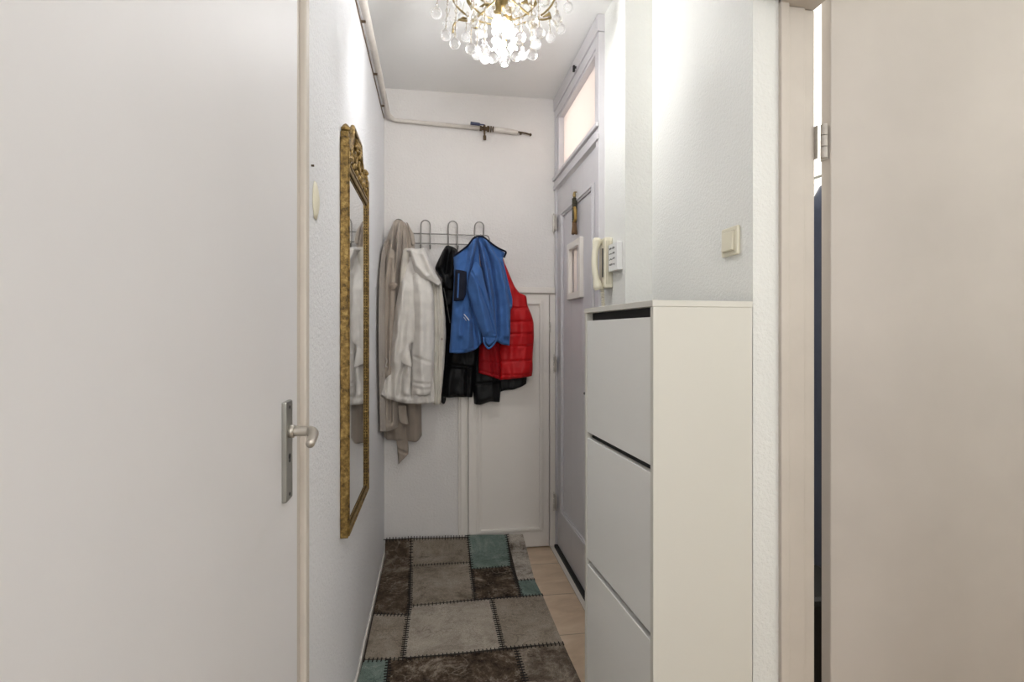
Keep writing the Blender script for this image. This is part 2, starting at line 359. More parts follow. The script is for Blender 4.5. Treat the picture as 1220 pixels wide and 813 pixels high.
# ================================================================ RUG
def rug():
    cols = dict(
        dark=((44,35,28),(96,82,69),(176,162,146)), brown=((60,50,43),(110,98,86),(168,155,140)),
        beige=((104,92,80),(160,148,133),(184,173,158)), light=((124,113,102),(180,170,156),(204,195,181)),
        teal=((84,98,92),(128,144,136),(172,180,168)), grey=((96,86,76),(180,170,158),(208,200,188)))
    mats = []
    def rm(nm, key, sc, seed, lo, hi):
        t = NT('rug_'+nm); a, b2, c = [lin(x) for x in cols[key]]
        mp = t.n.new('ShaderNodeMapping'); mp.inputs['Location'].default_value = (seed*3.1, seed*1.7, 0)
        t.l.new(t.tc.outputs['Object'], mp.inputs['Vector'])
        n1 = t.n.new('ShaderNodeTexNoise'); n1.inputs['Scale'].default_value = sc; n1.inputs['Detail'].default_value = 10; n1.inputs['Roughness'].default_value = .82; n1.inputs['Distortion'].default_value = .35
        t.l.new(mp.outputs[0], n1.inputs['Vector'])
        v = t.n.new('ShaderNodeTexVoronoi'); v.feature = 'DISTANCE_TO_EDGE'; v.inputs['Scale'].default_value = 16
        n2 = t.n.new('ShaderNodeTexNoise'); n2.inputs['Scale'].default_value = 9
        t.l.new(mp.outputs[0], n2.inputs['Vector'])
        av = t.n.new('ShaderNodeVectorMath'); av.operation = 'MULTIPLY_ADD'
        t.l.new(n2.outputs['Color'], av.inputs[0]); av.inputs[1].default_value = (.16,.16,.16); t.l.new(mp.outputs[0], av.inputs[2])
        t.l.new(av.outputs[0], v.inputs['Vector'])
        base = t.ramp(n1.outputs['Fac'], [(lo, a), ((lo+hi)/2, b2), (hi, c)])
        edge = t.ramp(v.outputs['Distance'], [(.0, (1,1,1,1)), (.07, (0,0,0,1))])
        msk = t.ramp(t.noise(7, 3, .6), [(.52, (0,0,0,1)), (.66, (1,1,1,1))])
        mm = t.n.new('ShaderNodeMath'); mm.operation = 'MULTIPLY'; t.l.new(edge, mm.inputs[0]); t.l.new(msk, mm.inputs[1])
        m2 = t.n.new('ShaderNodeMath'); m2.operation = 'MULTIPLY'; t.l.new(mm.outputs[0], m2.inputs[0]); m2.inputs[1].default_value = .6
        fl = t.ramp(t.noise(75, 4, .75), [(.55, (0,0,0,1)), (.66, (1,1,1,1))])
        fm = t.ramp(t.noise(11, 3, .6), [(.45, (0,0,0,1)), (.6, (.75,.75,.75,1))])
        m3 = t.n.new('ShaderNodeMath'); m3.operation = 'MULTIPLY'; t.l.new(fl, m3.inputs[0]); t.l.new(fm, m3.inputs[1])
        base = t.mix(m3.outputs[0], base, c if key in ('dark','brown') else a)
        orn = c if key in ('dark','brown') else a
        col = t.mix(m2.outputs[0], base, orn)
        fine = t.ramp(t.noise(420, 2, .6), [(.35, (.6,.6,.6,1)), (.65, (1.2,1.2,1.2,1))])
        mx = t.n.new('ShaderNodeMix'); mx.data_type = 'RGBA'; mx.blend_type = 'MULTIPLY'; mx.inputs[0].default_value = 1
        t.l.new(col, mx.inputs[6]); t.l.new(fine, mx.inputs[7])
        t.l.new(mx.outputs[2], t.b.inputs['Base Color']); t.b.inputs['Roughness'].default_value = .95
        t.b.inputs['Specular IOR Level'].default_value = .1
        t.bump(t.noise(350, 2, .6), .6, .004)
        mats.append(t.m); return len(mats)-1
    mats.append(M('rug_backing', (60,50,42), .95))
    S = 3.935
    def z6(p): return Vector((410+p[0]/S, 620+p[1]/S))
    def surf(q, up=0):
        w = onZ(q.x, q.y, .011)
        yw = 3.012
        if w.y > yw:
            w = onY(q.x, q.y, yw); w.y = yw - .0
        else: w.z += .0015*math.sin(w.x*9+w.y*5)
        w.x = max(w.x, WL+.010)
        if up: 
            if w.y >= yw: w.y -= up
            else: w.z += up
        return w
    P = [('dark',3.6,[(186,90),(315,85),(300,445),(140,440)],.36,.68), ('beige',5,[(315,85),(580,78),(588,200),(315,215)],.3,.7),
         ('beige',6,[(315,215),(588,200),(612,375),(308,402)],.3,.7), ('teal',8,[(580,70),(762,68),(782,215),(596,230)],.3,.7),
         ('dark',7,[(596,230),(782,215),(828,355),(612,376)],.4,.66), ('grey',12,[(762,68),(838,66),(892,277),(815,282)],.35,.6),
         ('teal',8,[(815,282),(892,277),(928,350),(830,355)],.3,.7), ('light',4,[(306,402),(690,372),(745,603),(275,645)],.3,.7),
         ('beige',5,[(690,372),(930,350),(1027,580),(745,603)],.3,.7), ('beige',6,[(140,440),(302,445),(275,655),(95,660)],.3,.7),
         ('teal',8,[(92,660),(208,657),(196,800),(50,800)],.3,.7), ('dark',6,[(208,657),(805,605),(866,800),(196,800)],.42,.66),
         ('brown',10,[(805,605),(1027,580),(1128,800),(866,800)],.34,.66)]
    bm = bmesh.new()
    for i, (key, sc, q, lo, hi) in enumerate(P):
        mi = rm(key+'_patch', key, sc, i+1, lo, hi); n = 24
        qz = [z6(a) for a in q]
        G = [[bm.verts.new(surf(qz[0].lerp(qz[1], a/n).lerp(qz[3].lerp(qz[2], a/n), b_/n))) for a in range(n+1)] for b_ in range(n+1)]
        for b_ in range(n):
            for a in range(n):
                f = bm.faces.new((G[b_][a], G[b_][a+1], G[b_+1][a+1], G[b_+1][a])); f.material_index = mi
    # part nearer the lens, outside the picture
    yn = onZ(*z6((50,800)), .011).y
    for x0, x1, y0, y1, mi in ((-.27,.1,1.2,1.93,8),(.1,.5,1.2,1.93,10),(-.27,.25,.3,1.2,13),(.25,.5,.3,1.2,2)):
        y1 = min(y1, 1.86) if y1 > 1.5 else y1
        vs = [bm.verts.new(c) for c in ((x0,y0,.011),(x1,y0,.011),(x1,y1,.011),(x0,y1,.011))]
        f = bm.faces.new(vs); f.material_index = mi
    me_edges = None
    # slab under everything with an upturned end against the wall
    box(bm, WL+.009,.3,0,.499,3.01,.009)
    box(bm, WL+.009,3.0135,.0,.508,3.0205,.083)
    r = obj('patchwork_rug', bm, mats)
    tag(r, 'patchwork runner rug of brown, beige and teal pieces with stitched seams on the tiled floor', 'rug')
    # stitching
    bm = bmesh.new()
    seams = [[(315,85),(313,215),(308,402),(300,445),(275,645)], [(580,72),(596,230),(612,376)], [(762,68),(782,215),(830,355)], [(690,372),(745,603)],
             [(315,215),(588,200)], [(308,402),(450,391),(612,376),(930,350)], [(596,230),(782,215)], [(815,282),(892,277)], [(140,441),(302,445)],
             [(95,660),(275,652),(745,605),(1027,580)], [(208,657),(196,790)], [(805,605),(860,790)], [(186,92),(315,85),(580,80)]]
    for s in seams:
        for a, b2 in zip(s, s[1:]):
            A, B = z6(a), z6(b2)
            wa, wb = surf(A, .002), surf(B, .002); L = (wb-wa).length; n = max(2, int(L/.0155))
            prev = None
            for k in range(n+1):
                c = surf(A.lerp(B, k/n), .0012); c2 = surf(A.lerp(B, min(1, (k+.1)/n)+.002), .0012)
                t = (c2-c); t.normalize()
                nrm = Vector((0,-1,0)) if c.y > 3.0 else Vector((0,0,1))
                w = t.cross(nrm).normalized()
                hl = random.uniform(.0095,.0135); hw = .0019
                vs = [bm.verts.new(c+t*x+w*y+nrm*.0012) for x, y in ((-hw,-hl),(hw,-hl),(hw,hl),(-hw,hl))]; bm.faces.new(vs)
                vb = [bm.verts.new(v.co-nrm*.0025) for v in vs]; bm.faces.new(vb[::-1])
                for q in range(4): bm.faces.new((vs[q], vb[q], vb[(q+1)%4], vs[(q+1)%4]))
                if prev is not None:
                    a0, w0 = prev
                    vs = [bm.verts.new(p) for p in (a0-w0*.0018+nrm*.001, c-w*.0018+nrm*.001, c+w*.0018+nrm*.001, a0+w0*.0018+nrm*.001)]
                    bm.faces.new(vs)
                prev = (c, w)
    obj('seam_stitching', bm, M('dark_stitch', (30,25,22), .9), r)
rug()

# ================================================================ SHOE CABINET
def cabinet():
    ra = math.radians(3.74)
    R = Matrix.Translation((.538,1.236,0)) @ Matrix.Rotation(ra, 4, 'Z')
    # local: x = depth towards the wall, y = along the hall
    W, Dp, H = .49, .28, 1.35
    t = thing('shoe_cabinet', 'tall white shoe cabinet with three tilting flaps against the right wall', 'cabinet', (.538,1.236,0))
    def b(name, *a, mat=cab, bev=.0015): return obj(name, bx(*a, rot=R), mat, t, bevel=bev)
    b('side_panel', 0,0,0,Dp,.016,H-.016); b('side_panel', 0,W-.016,0,Dp,W,H-.016)
    b('top_panel', -.002,-.001,H-.016,Dp,W+.001,H)
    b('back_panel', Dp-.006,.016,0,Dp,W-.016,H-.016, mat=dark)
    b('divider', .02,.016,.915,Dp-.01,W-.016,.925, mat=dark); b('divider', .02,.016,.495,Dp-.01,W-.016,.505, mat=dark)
    b('plinth', .01,.016,0,.03,W-.016,.05)
    for z0, z1 in ((.935,1.308), (.512,.916), (.062,.492)):
        b('flap_door', .002,.018,z0,.020,W-.018,z1, mat=cab_front)
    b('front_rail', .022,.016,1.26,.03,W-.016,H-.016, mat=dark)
    # shoe inside the middle flap
    s = thing('shoe', 'tan shoe glimpsed through the gap above the middle flap of the white cabinet', 'shoe', (.6,1.4,.92))
    bm = bmesh.new(); n = 16; Rg = []
    for i in range(13):
        v = i/12; w = .036*math.sin(PI*min(1, .12+v*.84))**.5*(1 if v > .4 else .8+.5*v)
        h = .055*(1-v*.55)*math.sin(PI*min(1, .15+v*.8))**.4
        Rg.append([bm.verts.new(R @ Vector((.07+w*math.cos(2*PI*k/n), .07+v*.2, .853+h*.5+h*.5*math.sin(2*PI*k/n)))) for k in range(n)])
    for A, B in zip(Rg, Rg[1:]):
        for k in range(n): bm.faces.new((A[k], A[(k+1)%n], B[(k+1)%n], B[k]))
    bm.faces.new(Rg[0]); bm.faces.new(Rg[-1])
    obj('upper', bm, M('tan_leather', (190,140,84), .5, vary=.6, vs=60), s, smooth=True)
    obj('shoe_rest', bx(.03,.02,.846,.2,.45,.852, rot=R), dark, t)
cabinet()

# ================================================================ GILT MIRROR
def mirror():
    X0, X1 = WL, WL+.024
    y0, y1, z0, z1 = 1.636, 2.13, .648, 1.79
    t = thing('wall_mirror', 'tall narrow gilt framed mirror with carved crest on the left wall', 'mirror', (WL,1.88,.648))
    w = .034
    def bar(name, prof, a, b):   # profile swept along straight line: list of (offset across, x)
        pass
    # stepped frame bars
    bm = bmesh.new()
    for (a0, a1, xb, xx, zt2) in ((.0006,w,.001,.014,.0), (0,.024,.0005,.024,.07), (.004,.011,.0235,.028,.068), (.0285,w+.0004,.0135,.0185,-.03)):
        for s in (0, 1):
            ya, yb = (y0+a0, y0+a1) if s == 0 else (y1-a1, y1-a0)
            box(bm, X0+xb, ya, z0+a0, X0+xx, yb, z1+zt2)
        box(bm, X0+xb, y0+a1, z0+a0, X0+xx, y1-a1, z0+a1)
        box(bm, X0+xb, y0+a1, z1-a1, X0+xx, y1-a1, z1-a0)
    obj('frame', bm, gold_m, t, bevel=.003)
    # beaded inner edge
    bm = bmesh.new(); st = .011
    z = z0+w
    while z < z1-w:
        for y in (y0+.0262, y1-.0262): uvs(bm, (X0+.020,y,z), .0036, 6, 4)
        z += st
    y = y0+w
    while y < y1-w:
        for zz in (z0+.0262, z1-.0262): uvs(bm, (X0+.020,y,zz), .0036, 6, 4)
        y += st
    obj('beading', bm, gold_d, t, smooth=True)
    obj('mirror_glass', bx(X0+.0145,y0+.02,z0+.02,X0+.0168,y1-.02,z1-.02), mirror_m, t)
    # corner finials
    for y in (y0+.02, y1-.02):
        bm = bmesh.new(); zz = z1+.06
        box(bm, X0+.001,y-.021,zz-.02,X0+.028,y+.021,zz+.012); box(bm, X0+.001,y-.015,zz+.012,X0+.024,y+.015,zz+.03)
        lathe(bm, (X0+.014,y,zz+.03), [(.004,0),(.013,.004),(.014,.012),(.009,.02),(.003,.026)], 12)
        obj('finial', bm, gold_m, t, bevel=.003)
    # carved crest: arched back panel, scrolls and leaves in relief
    bm = bmesh.new(); n = 40; fr = []; bk = []
    cy = (y0+y1)/2; hw = (y1-y0)/2-.03
    def top(u):
        a = abs(u)
        if a < .42: return z1+.160
        q = min(1, (a-.42)/.58); return z1+.035+.105*(1-q)**1.5+.006*math.cos(q*18)
    A = []
    for i in range(n+1):
        u = -1+2*i/n; y = cy+u*hw
        A.append((bm.verts.new((X0+.002,y,z1-.005)), bm.verts.new((X0+.002,y,top(u))), bm.verts.new((X0+.012,y,top(u))), bm.verts.new((X0+.012,y,z1-.005))))
    for p, q in zip(A, A[1:]):
        for k in range(4): bm.faces.new((p[k], q[k], q[(k+1)%4], p[(k+1)%4]))
    bm.faces.new(A[0]); bm.faces.new(A[-1])
    cr = obj('crest', bm, gold_d, t)
    bm = bmesh.new()
    tube(bm, [(X0+.014, cy+(-1+2*i/30)*hw, top(-1+2*i/30)) for i in range(31)], .008, 8)
    def scroll(cy_, cz, r, turns, s, ph=0):
        pts = []; N = 26
        for i in range(N):
            a = ph+s*turns*2*PI*i/(N-1); rr = r*(1-.85*i/(N-1))
            pts.append((X0+.016, cy_+rr*math.cos(a), cz+rr*math.sin(a)))
        tube(bm, pts, [.0065*(1-.4*i/N) for i in range(N)], 8)
    for s in (-1, 1):
        scroll(cy+s*.05, z1+.075, .035, 1.3, s, PI/2)
        scroll(cy+s*.115, z1+.055, .030, 1.3, -s, PI/2)
        scroll(cy+s*.170, z1+.035, .022, 1.2, s, 0)
        for k in range(5):
            y = cy+s*(.03+.038*k); z = z1+.022+.012*(k % 2)
            uvs(bm, (X0+.016,y,z), .010, 8, 6, 1.3)
    for k in range(7):
        a = PI*(k+.5)/7
        tube(bm, [(X0+.014,cy,z1+.09), (X0+.024,cy+.022*math.cos(a),z1+.09+.03*math.sin(a)), (X0+.014,cy+.04*math.cos(a),z1+.09+.062*math.sin(a))], [.006,.008,.003], 8)
    uvs(bm, (X0+.02,cy,z1+.088), .013, 10, 8)
    obj('crest_carving', bm, gold_m, cr, smooth=True)
mirror()

# ================================================================ PIPES
def pipes():
    t = thing('heating_pipe', 'white painted pipe with a valve running high along the left and back walls', 'pipe', (WL,3.0,2.5))
    bm = bmesh.new()
    r = .016
    e0 = onY(572, 153, 3.03); 
    pts = [(-.257,-1.55,2.45),(-.257,1.0,2.47),(-.257,2.85,2.494),(-.257,2.97,2.492),(-.25,3.012,2.484),(-.232,3.026,2.476),tuple(onY(470,143,3.028)),tuple(e0)]
    q = [Vector(p) for p in pts]
    tube(bm, q, [r,r,r,r,r*.95,r*.85,r*.7,r*.7], 14)
    obj('pipe_run', bm, pipe_m, t, smooth=True)
    for y in (.6, 1.45, 2.08, 2.5, 2.85):
        zc = 2.452+.016*y/2.9
        bm = bmesh.new(); box(bm, WL+.0005,y-.003,zc-.002,WL+.020,y+.003,zc+.006)
        obj('pipe_clip', bm, rust, t)
    # thin dark cable below
    bm = bmesh.new(); tube(bm, [(WL+.004,-1.5,2.427),(WL+.004,1.0,2.444),(WL+.004,3.0,2.464)], .0024, 6)
    tag(obj('cable', bm, M('dark_cable', (120,98,80), .6)), 'thin brown cable fixed beneath the pipe on the left wall', 'cable')
    # valve
    v0 = onY(574, 153, 3.024); v1 = onY(592, 154.5, 3.024); v2 = onY(617, 158, 3.024); v3 = onY(632, 160.5, 3.024)
    bm = bmesh.new(); d = (v1-v0).normalized()
    tube(bm, [v0-d*.012, v0], .015, 6); tube(bm, [v0, v0+d*.03], .011, 12); tube(bm, [v0+d*.03, v0+d*.045], .017, 6)
    tube(bm, [v0+d*.05, v0+d*.056], .018, 12); tube(bm, [v0+d*.062, v0+d*.068], .016, 12)
    c = v0+d*.012
    tube(bm, [c, c+Vector((0,-.028,.006))], .008, 10)
    dn = onY(577.5, 165.5, 3.012)
    tube(bm, [c+d*.003, dn+Vector((0,0,.015))], .0055, 10); tube(bm, [dn+Vector((0,0,.018)), dn-Vector((0,0,.004))], .0095, 10)
    obj('valve_body', bm, rust, t)
    bm = bmesh.new(); a = c+Vector((0,-.03,.009)); e = onY(560.5, 146.8, 2.99)
    tube(bm, [a, a.lerp(e, .3), a.lerp(e, .35), e], [.004,.004,.0085,.009], 10)
    obj('valve_lever', bm, blue_pl, t, smooth=False, bevel=.002)
    bm = bmesh.new(); tube(bm, [v0+d*.065, v1, v1.lerp(v2, .7), v2], [.0145,.0145,.0145,.012], 14)
    obj('pipe_sleeve', bm, pipe_m, t, smooth=True)
    bm = bmesh.new(); tube(bm, [v2+Vector((0,0,.004)), v2.lerp(v3, .6)+Vector((0,0,.004)), v3], .005, 8); uvs(bm, v3, .008, 8, 6)
    tube(bm, [v2+Vector((.01,-.0,-.006)), v2+Vector((.022,0,-.008))], .006, 8)
    obj('pipe_end', bm, rust, t)
pipes()

# ================================================================ COAT RACK
def rack():
    t = thing('coat_rack', 'chrome wire coat rack with looped hooks on the back wall', 'coat rack', (.0,3.03,1.8))
    Y = 3.02
    a = onY(455, 279, Y); b = onY(583, 280, Y); zb = onY(520, 290.5, Y).z; za = onY(520, 279, Y).z
    x0, x1 = -.255, b.x
    pts = [(x0+.03,Y,za)]+[(x0+(x1-x0)*k/10,Y,za) for k in range(1, 10)]
    k = .018
    loop = [(x0+k,Y,za),(x1-k,Y,za),(x1-k*.3,Y,za-k*.3),(x1,Y,za-k),(x1,Y,zb+k*.6),(x1-k*.3,Y,zb+.003),(x1-k,Y,zb),(x0+k,Y,zb),(x0+k*.3,Y,zb+.003),(x0,Y,zb+k),(x0,Y,za-k),(x0+k*.3,Y,za-k*.3)]
    bm = bmesh.new(); tube(bm, loop, .0036, 8, closed=True); obj('rail_loop', bm, wire_m, t, smooth=True)
    zt_ = onY(520, 263.5, Y).z
    for px in (475, 507, 539.5, 571):
        c = onY(px, 275, 3.01).x; w = .026; bm = bmesh.new()
        pts = [(c-w,2.955,zb-.025),(c-w,2.965,zb-.036),(c-w,2.985,zb-.036),(c-w,3.004,zb-.015),(c-w,3.01,zb+.02),(c-w,3.01,zt_-.028)]
        pts += [(c-w*math.cos(PI*i/8),3.006,zt_-.028+w*1.08*math.sin(PI*i/8)) for i in range(1, 8)]
        pts += [(c+w,3.01,zt_-.028),(c+w,3.01,zb+.02),(c+w,3.004,zb-.015),(c+w,2.985,zb-.036),(c+w,2.965,zb-.036),(c+w,2.955,zb-.025)]
        tube(bm, pts, .0037, 8)
        for s in (-1, 1): uvs(bm, (c+s*w,2.955,zb-.022), .006, 8, 6)
        obj('hook', bm, wire_m, t, smooth=True)
    for x in (x0+.06, x1-.05):
        bm = bmesh.new(); tube(bm, [(x,Y,za),(x,WB,za)], .006, 10); obj('wall_fixing', bm, wire_m, t)
rack()

# ================================================================ GARMENTS
def resample(pl, n): return smoothpts([Vector((p[0], p[1], 0)) for p in pl], n)
def dseg(p, pl):
    best = 1e9; side = 1
    for a, b in zip(pl, pl[1:]):
        ax, ay = a; bx_, by = b; dx, dy = bx_-ax, by-ay
        L = dx*dx+dy*dy; t = max(0, min(1, ((p[0]-ax)*dx+(p[1]-ay)*dy)/L)) if L else 0
        d = math.hypot(p[0]-ax-t*dx, p[1]-ay-t*dy)
        if d < best: best = d
    return best
def panel(name, parent, mat, top, right, bottom, left, yb, T, folds=(), nu=60, nv=90, quilt=None, wr=.004, seed=0, edge=3.2, ehem=.25, etop=.35, tv=None):
    """a hanging cloth piece: outline by four edges, real depth T in front of plane yb, folds in relief"""
    Tp, Rt, Bt, Lf = resample(top, nu+1), resample(right, nv+1), resample(bottom, nu+1), resample(left, nv+1)
    bm = bmesh.new(); Fv = []; Bv = []
    for j in range(nv+1):
        v = j/nv; rf = []; rb = []
        for i in range(nu+1):
            u = i/nu
            P = Tp[i]*(1-v)+Bt[i]*v+Lf[j]*(1-u)+Rt[j]*u-(Tp[0]*(1-u)*(1-v)+Tp[-1]*u*(1-v)+Bt[0]*(1-u)*v+Bt[-1]*u*v)
            px, py = P.x, P.y
            e = max(0, 1-abs(2*u-1)**edge)**.55
            ev = min(1, (v/etop))**.5 if etop and v < etop else 1
            if ehem and v > 1-.03: ev *= 1-(1-ehem)*0.5*((v-.97)/.03)**2
            TT = T if tv is None else T*(tv[0]*(1-v)+tv[1]*v)
            dp = TT*(.12+.88*e)*(.25+.75*ev)
            ee = min(1, e*1.3)
            for (pl, w, a) in folds:
                d = dseg((px, py), pl); dp += FA*a*math.exp(-(d/(1.35*w))**2)*ee
            dp += 1.5*wr*ee*(noise.noise(Vector((px*.16+seed*7.3, py*.035+seed, seed)))*1.6+noise.noise(Vector((px*.07+seed, py*.09, seed*3.1)))*1.2)
            if quilt:
                dp += quilt(px, py, u, v)*ee
            dp = max(dp, .004, .4*TT*e)
            q = onY(px, py, yb-T*.5)
            xc = WL+.010+.0022*(seed % 7)
            clampd = q.x < xc
            if clampd: q = onX(px, py, xc)
            yf = min(q.y, yb-T*.5)-dp+T*.5 if q.y >= yb-T*.5-1e-6 else q.y+T*.5-dp
            if clampd: yf = q.y-dp*.15
            rf.append(bm.verts.new((q.x+(.0005*i if clampd else 0), yf, q.z))); rb.append(bm.verts.new((q.x-(.004 if clampd else 0), yb, q.z)))
        Fv.append(rf); Bv.append(rb)
    for j in range(nv):
        for i in range(nu):
            bm.faces.new((Fv[j][i], Fv[j+1][i], Fv[j+1][i+1], Fv[j][i+1]))
            bm.faces.new((Bv[j][i], Bv[j][i+1], Bv[j+1][i+1], Bv[j+1][i]))
    for j in range(nv):
        bm.faces.new((Fv[j][0], Bv[j][0], Bv[j+1][0], Fv[j+1][0])); bm.faces.new((Fv[j][nu], Fv[j+1][nu], Bv[j+1][nu], Bv[j][nu]))
    for i in range(nu):
        bm.faces.new((Fv[0][i], Fv[0][i+1], Bv[0][i+1], Bv[0][i])); bm.faces.new((Fv[nv][i], Bv[nv][i], Bv[nv][i+1], Fv[nv][i+1]))
    return obj(name, bm, mat, parent, smooth=True)
FA = 2.1
def ribbon(name, parent, mat, pts, y, r):
    bm = bmesh.new(); q = [onY(p[0], p[1], y) for p in pts]; q = smoothpts(q, max(8, len(pts)*5)); tube(bm, q, r, 8)
    return obj(name, bm, mat, parent, smooth=True)
def hem_quilt(lines, depth, w=1.6):
    def f(px, py, u, v):
        s = 0
        for (xa, ya, xb, yb_) in lines:
            y = ya+(yb_-ya)*(px-xa)/(xb-xa); s -= depth*math.exp(-((py-y)/w)**2)
        # puff between the quilting lines
        return s
    return f

def garments():
    # ---- beige trench coat (far left)
    t = thing('trench_coat', 'long beige trench coat at the left end of the rack, half behind the cream coat', 'coat', onY(472,263,3.0))
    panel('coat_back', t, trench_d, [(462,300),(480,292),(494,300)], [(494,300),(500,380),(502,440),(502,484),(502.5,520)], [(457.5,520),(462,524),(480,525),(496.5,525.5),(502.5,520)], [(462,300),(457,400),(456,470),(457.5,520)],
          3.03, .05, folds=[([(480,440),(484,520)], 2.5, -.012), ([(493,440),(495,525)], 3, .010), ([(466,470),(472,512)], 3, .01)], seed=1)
    panel('coat_front', t, trench_m, [(468,263),(472,261.5),(478,262.5),(483.5,265)], [(483.5,265),(492.5,281),(494,294),(492,330),(486,360),(476,420),(474,470),(473.5,510)],
          [(453,515.5),(460,514),(473.5,510)], [(468,263),(461,280),(455,300),(452,335),(451,400),(452,470),(453,515.5)],
          2.975, .085, folds=[([(472,266),(470,300),(463,345),(461,420)], 1.6, -.020), ([(478,268),(478,300),(474,340),(472,400)], 1.4, -.018), ([(470,270),(466,310),(458,370),(456,440)], 2.0, .014),
                             ([(475,268),(474,310),(468,360)], 1.6, .014), ([(483,272),(486,300),(482,330)], 1.6, -.014), ([(464,290),(457,320),(454,380)], 1.2, -.014), ([(466,430),(466,500)], 1.5, -.014)],
          seed=2, wr=.005, nu=70, nv=130, etop=.2)
    panel('lapel', t, trench_m, [(484,264.5),(486,266),(488,270)], [(488,270),(493,279),(495,290)], [(490,292),(492,293),(495,290)], [(484,264.5),(487,275),(490,292)], 2.93, .02, nu=12, nv=24)
    panel('sleeve', t, trench_m, [(462,300),(467,297),(471,300)], [(471,300),(472,340),(470,400),(468,450)], [(455,449),(460,450),(468,449)], [(462,300),(457,340),(455.5,400),(455,449)], 2.90, .05,
          folds=[([(465,310),(462,380),(461,440)], 1.3, -.010)], nu=24, nv=70, seed=4)
    panel('sleeve_strap', t, trench_d, [(463.5,339),(468,336),(473,337.5)], [(473,337.5),(473.5,341),(470,346)], [(465.5,348),(468,345),(470,346)], [(463.5,339),(464,343),(465.5,348)], 2.86, .018, nu=14, nv=14)
    panel('belt', t, trench_m, [(474,484),(479,483),(484,484)], [(484,484),(485,495),(486.5,506)], [(476,503),(481,505),(486.5,506)], [(474,484),(474.5,494),(476,503)], 2.955, .015, nu=14, nv=24)
    panel('belt_end', t, trench_d, [(472,524),(479,525),(485.5,524)], [(485.5,524),(486.8,534),(486.4,541.6)], [(474.5,554),(480,548),(486.4,541.6)], [(472,524),(473.5,540),(474.5,554)], 3.0, .02,
          folds=[([(473,536),(486,541)], 1.2, -.008)], nu=20, nv=30)
    ribbon('buckle', t, hinge_m, [(459,426),(461,430),(459.5,436),(462,438)], 2.83, .003)

    # ---- cream wool coat
    t = thing('wool_coat', 'cream wool coat with wide collar between the beige trench and the black puffer', 'coat', onY(492,293,2.95))
    panel('coat_body', t, cream_m, [(482,312),(490,300),(503,303),(512,318)], [(512,318),(516,345),(518,400),(519,440),(520,480)],
          [(454.2,470.5),(461,475.7),(476,480),(492,482.2),(520,482)], [(482,312),(476,338),(469,375),(464.5,420),(460,447),(454.2,470.5)],
          2.895, .075, folds=[([(492,412),(486,425),(478,448),(476,470)], 2.0, -.016), ([(488,420),(491,440),(491,472)], 1.3, -.015), ([(482,340),(475,390),(470,430)], 3, .010),
                              ([(466,440),(468,478)], 2.2, -.010), ([(478,470),(487,473)], 2, -.006), ([(484,480),(520,479)], 1, .003)], seed=6, wr=.006, nu=80, nv=120, etop=.2)
    panel('front_facing', t, cream_l, [(513,325),(519,330),(526,338)], [(526,338),(529,360),(531,385),(531.5,400),(529,440),(525,482)], [(516,482),(520,482.5),(525,482.6)], [(513,325),(514,380),(515,440),(516,482)],
          2.905, .06, folds=[([(519,340),(521,400),(521,480)], .8, -.006), ([(524,345),(526,400),(523,480)], .8, -.006)], nu=30, nv=90, seed=7)
    panel('sleeve', t, cream_m, [(490,330),(500,322),(511,330)], [(511,330),(516.5,350),(517.5,400),(517,436),(515.5,455),(513,470.5)],
          [(490,470),(500,471.3),(513,470.5)], [(490,330),(493,372),(492,405),(489.5,420),(490.5,437),(490,470)],
          2.85, .06, folds=[([(500,340),(504,400),(503,460)], 3.4, .010), ([(491,455),(514,458)], .8, -.005), ([(491,462),(514,464)], .8, -.004), ([(494,425),(512,432)], 1.4, -.004)], nu=50, nv=100, seed=8, wr=.005, etop=.35)
    panel('pocket_flap', t, cream_m, [(478,420),(483,413),(486,411)], [(486,411),(489,424),(491,438)], [(479,433),(485,436),(491,438)], [(478,420),(478,427),(479,433)], 2.82, .012, nu=16, nv=16)
    panel('collar', t, cream_m, [(483,298.5),(489,295.5),(497,296.5),(504.6,295)], [(504.6,295),(509,304),(515,318),(520,327),(526,337)],
          [(492,322),(502,332),(513,335),(522,341),(526,337)], [(483,298.5),(488,302),(490,310),(492,322)],
          2.86, .05, folds=[([(490,300),(497,318),(508,330)], 2.5, .012), ([(503,300),(511,320),(520,333)], 2.6, .008), ([(494,325),(506,333),(519,340)], .9, -.003)], nu=50, nv=60, seed=9, wr=.003, edge=6, etop=.2)
    panel('collar_back', t, cream_l, [(480,298),(483,295.5),(489,296)], [(489,296),(488,310),(484,325),(481,337)], [(476,337.5),(479,338),(481,337)], [(480,298),(478,312),(476.5,325),(476,337.5)], 2.87, .03, nu=24, nv=40, seed=3)
    bm = bmesh.new(); c = onY(526.5, 404, 2.84); uvs(bm, c, .006, 10, 6, 1); obj('button', bm, trench_d, t, smooth=True)

    # ---- black puffer
    t = thing('puffer_jacket', 'black quilted puffer jacket hanging behind the blue fleece', 'jacket', onY(537,291,2.99))
    q = hem_quilt([(523,434,565,438), (523,400,565,402), (523,366,565,368)], .026, 1.5)
    panel('jacket_body', t, puff_m, [(528,326),(545,316),(570,320),(590,330)], [(590,330),(582,380),(574,420),(568,446),(563,474)], [(523,472.5),(535,473.5),(550,473),(563,474)], [(528,326),(525.5,352),(531,378),(530.5,395),(529,410),(525.5,451),(523,472.5)],
          3.01, .062, folds=[([(545,385),(540,425)], 4, .006), ([(558,440),(556,470)], 2, -.01), ([(536,445),(534,470)], 4, .008)], quilt=q, seed=11, wr=.006, nu=70, nv=110, etop=.1)
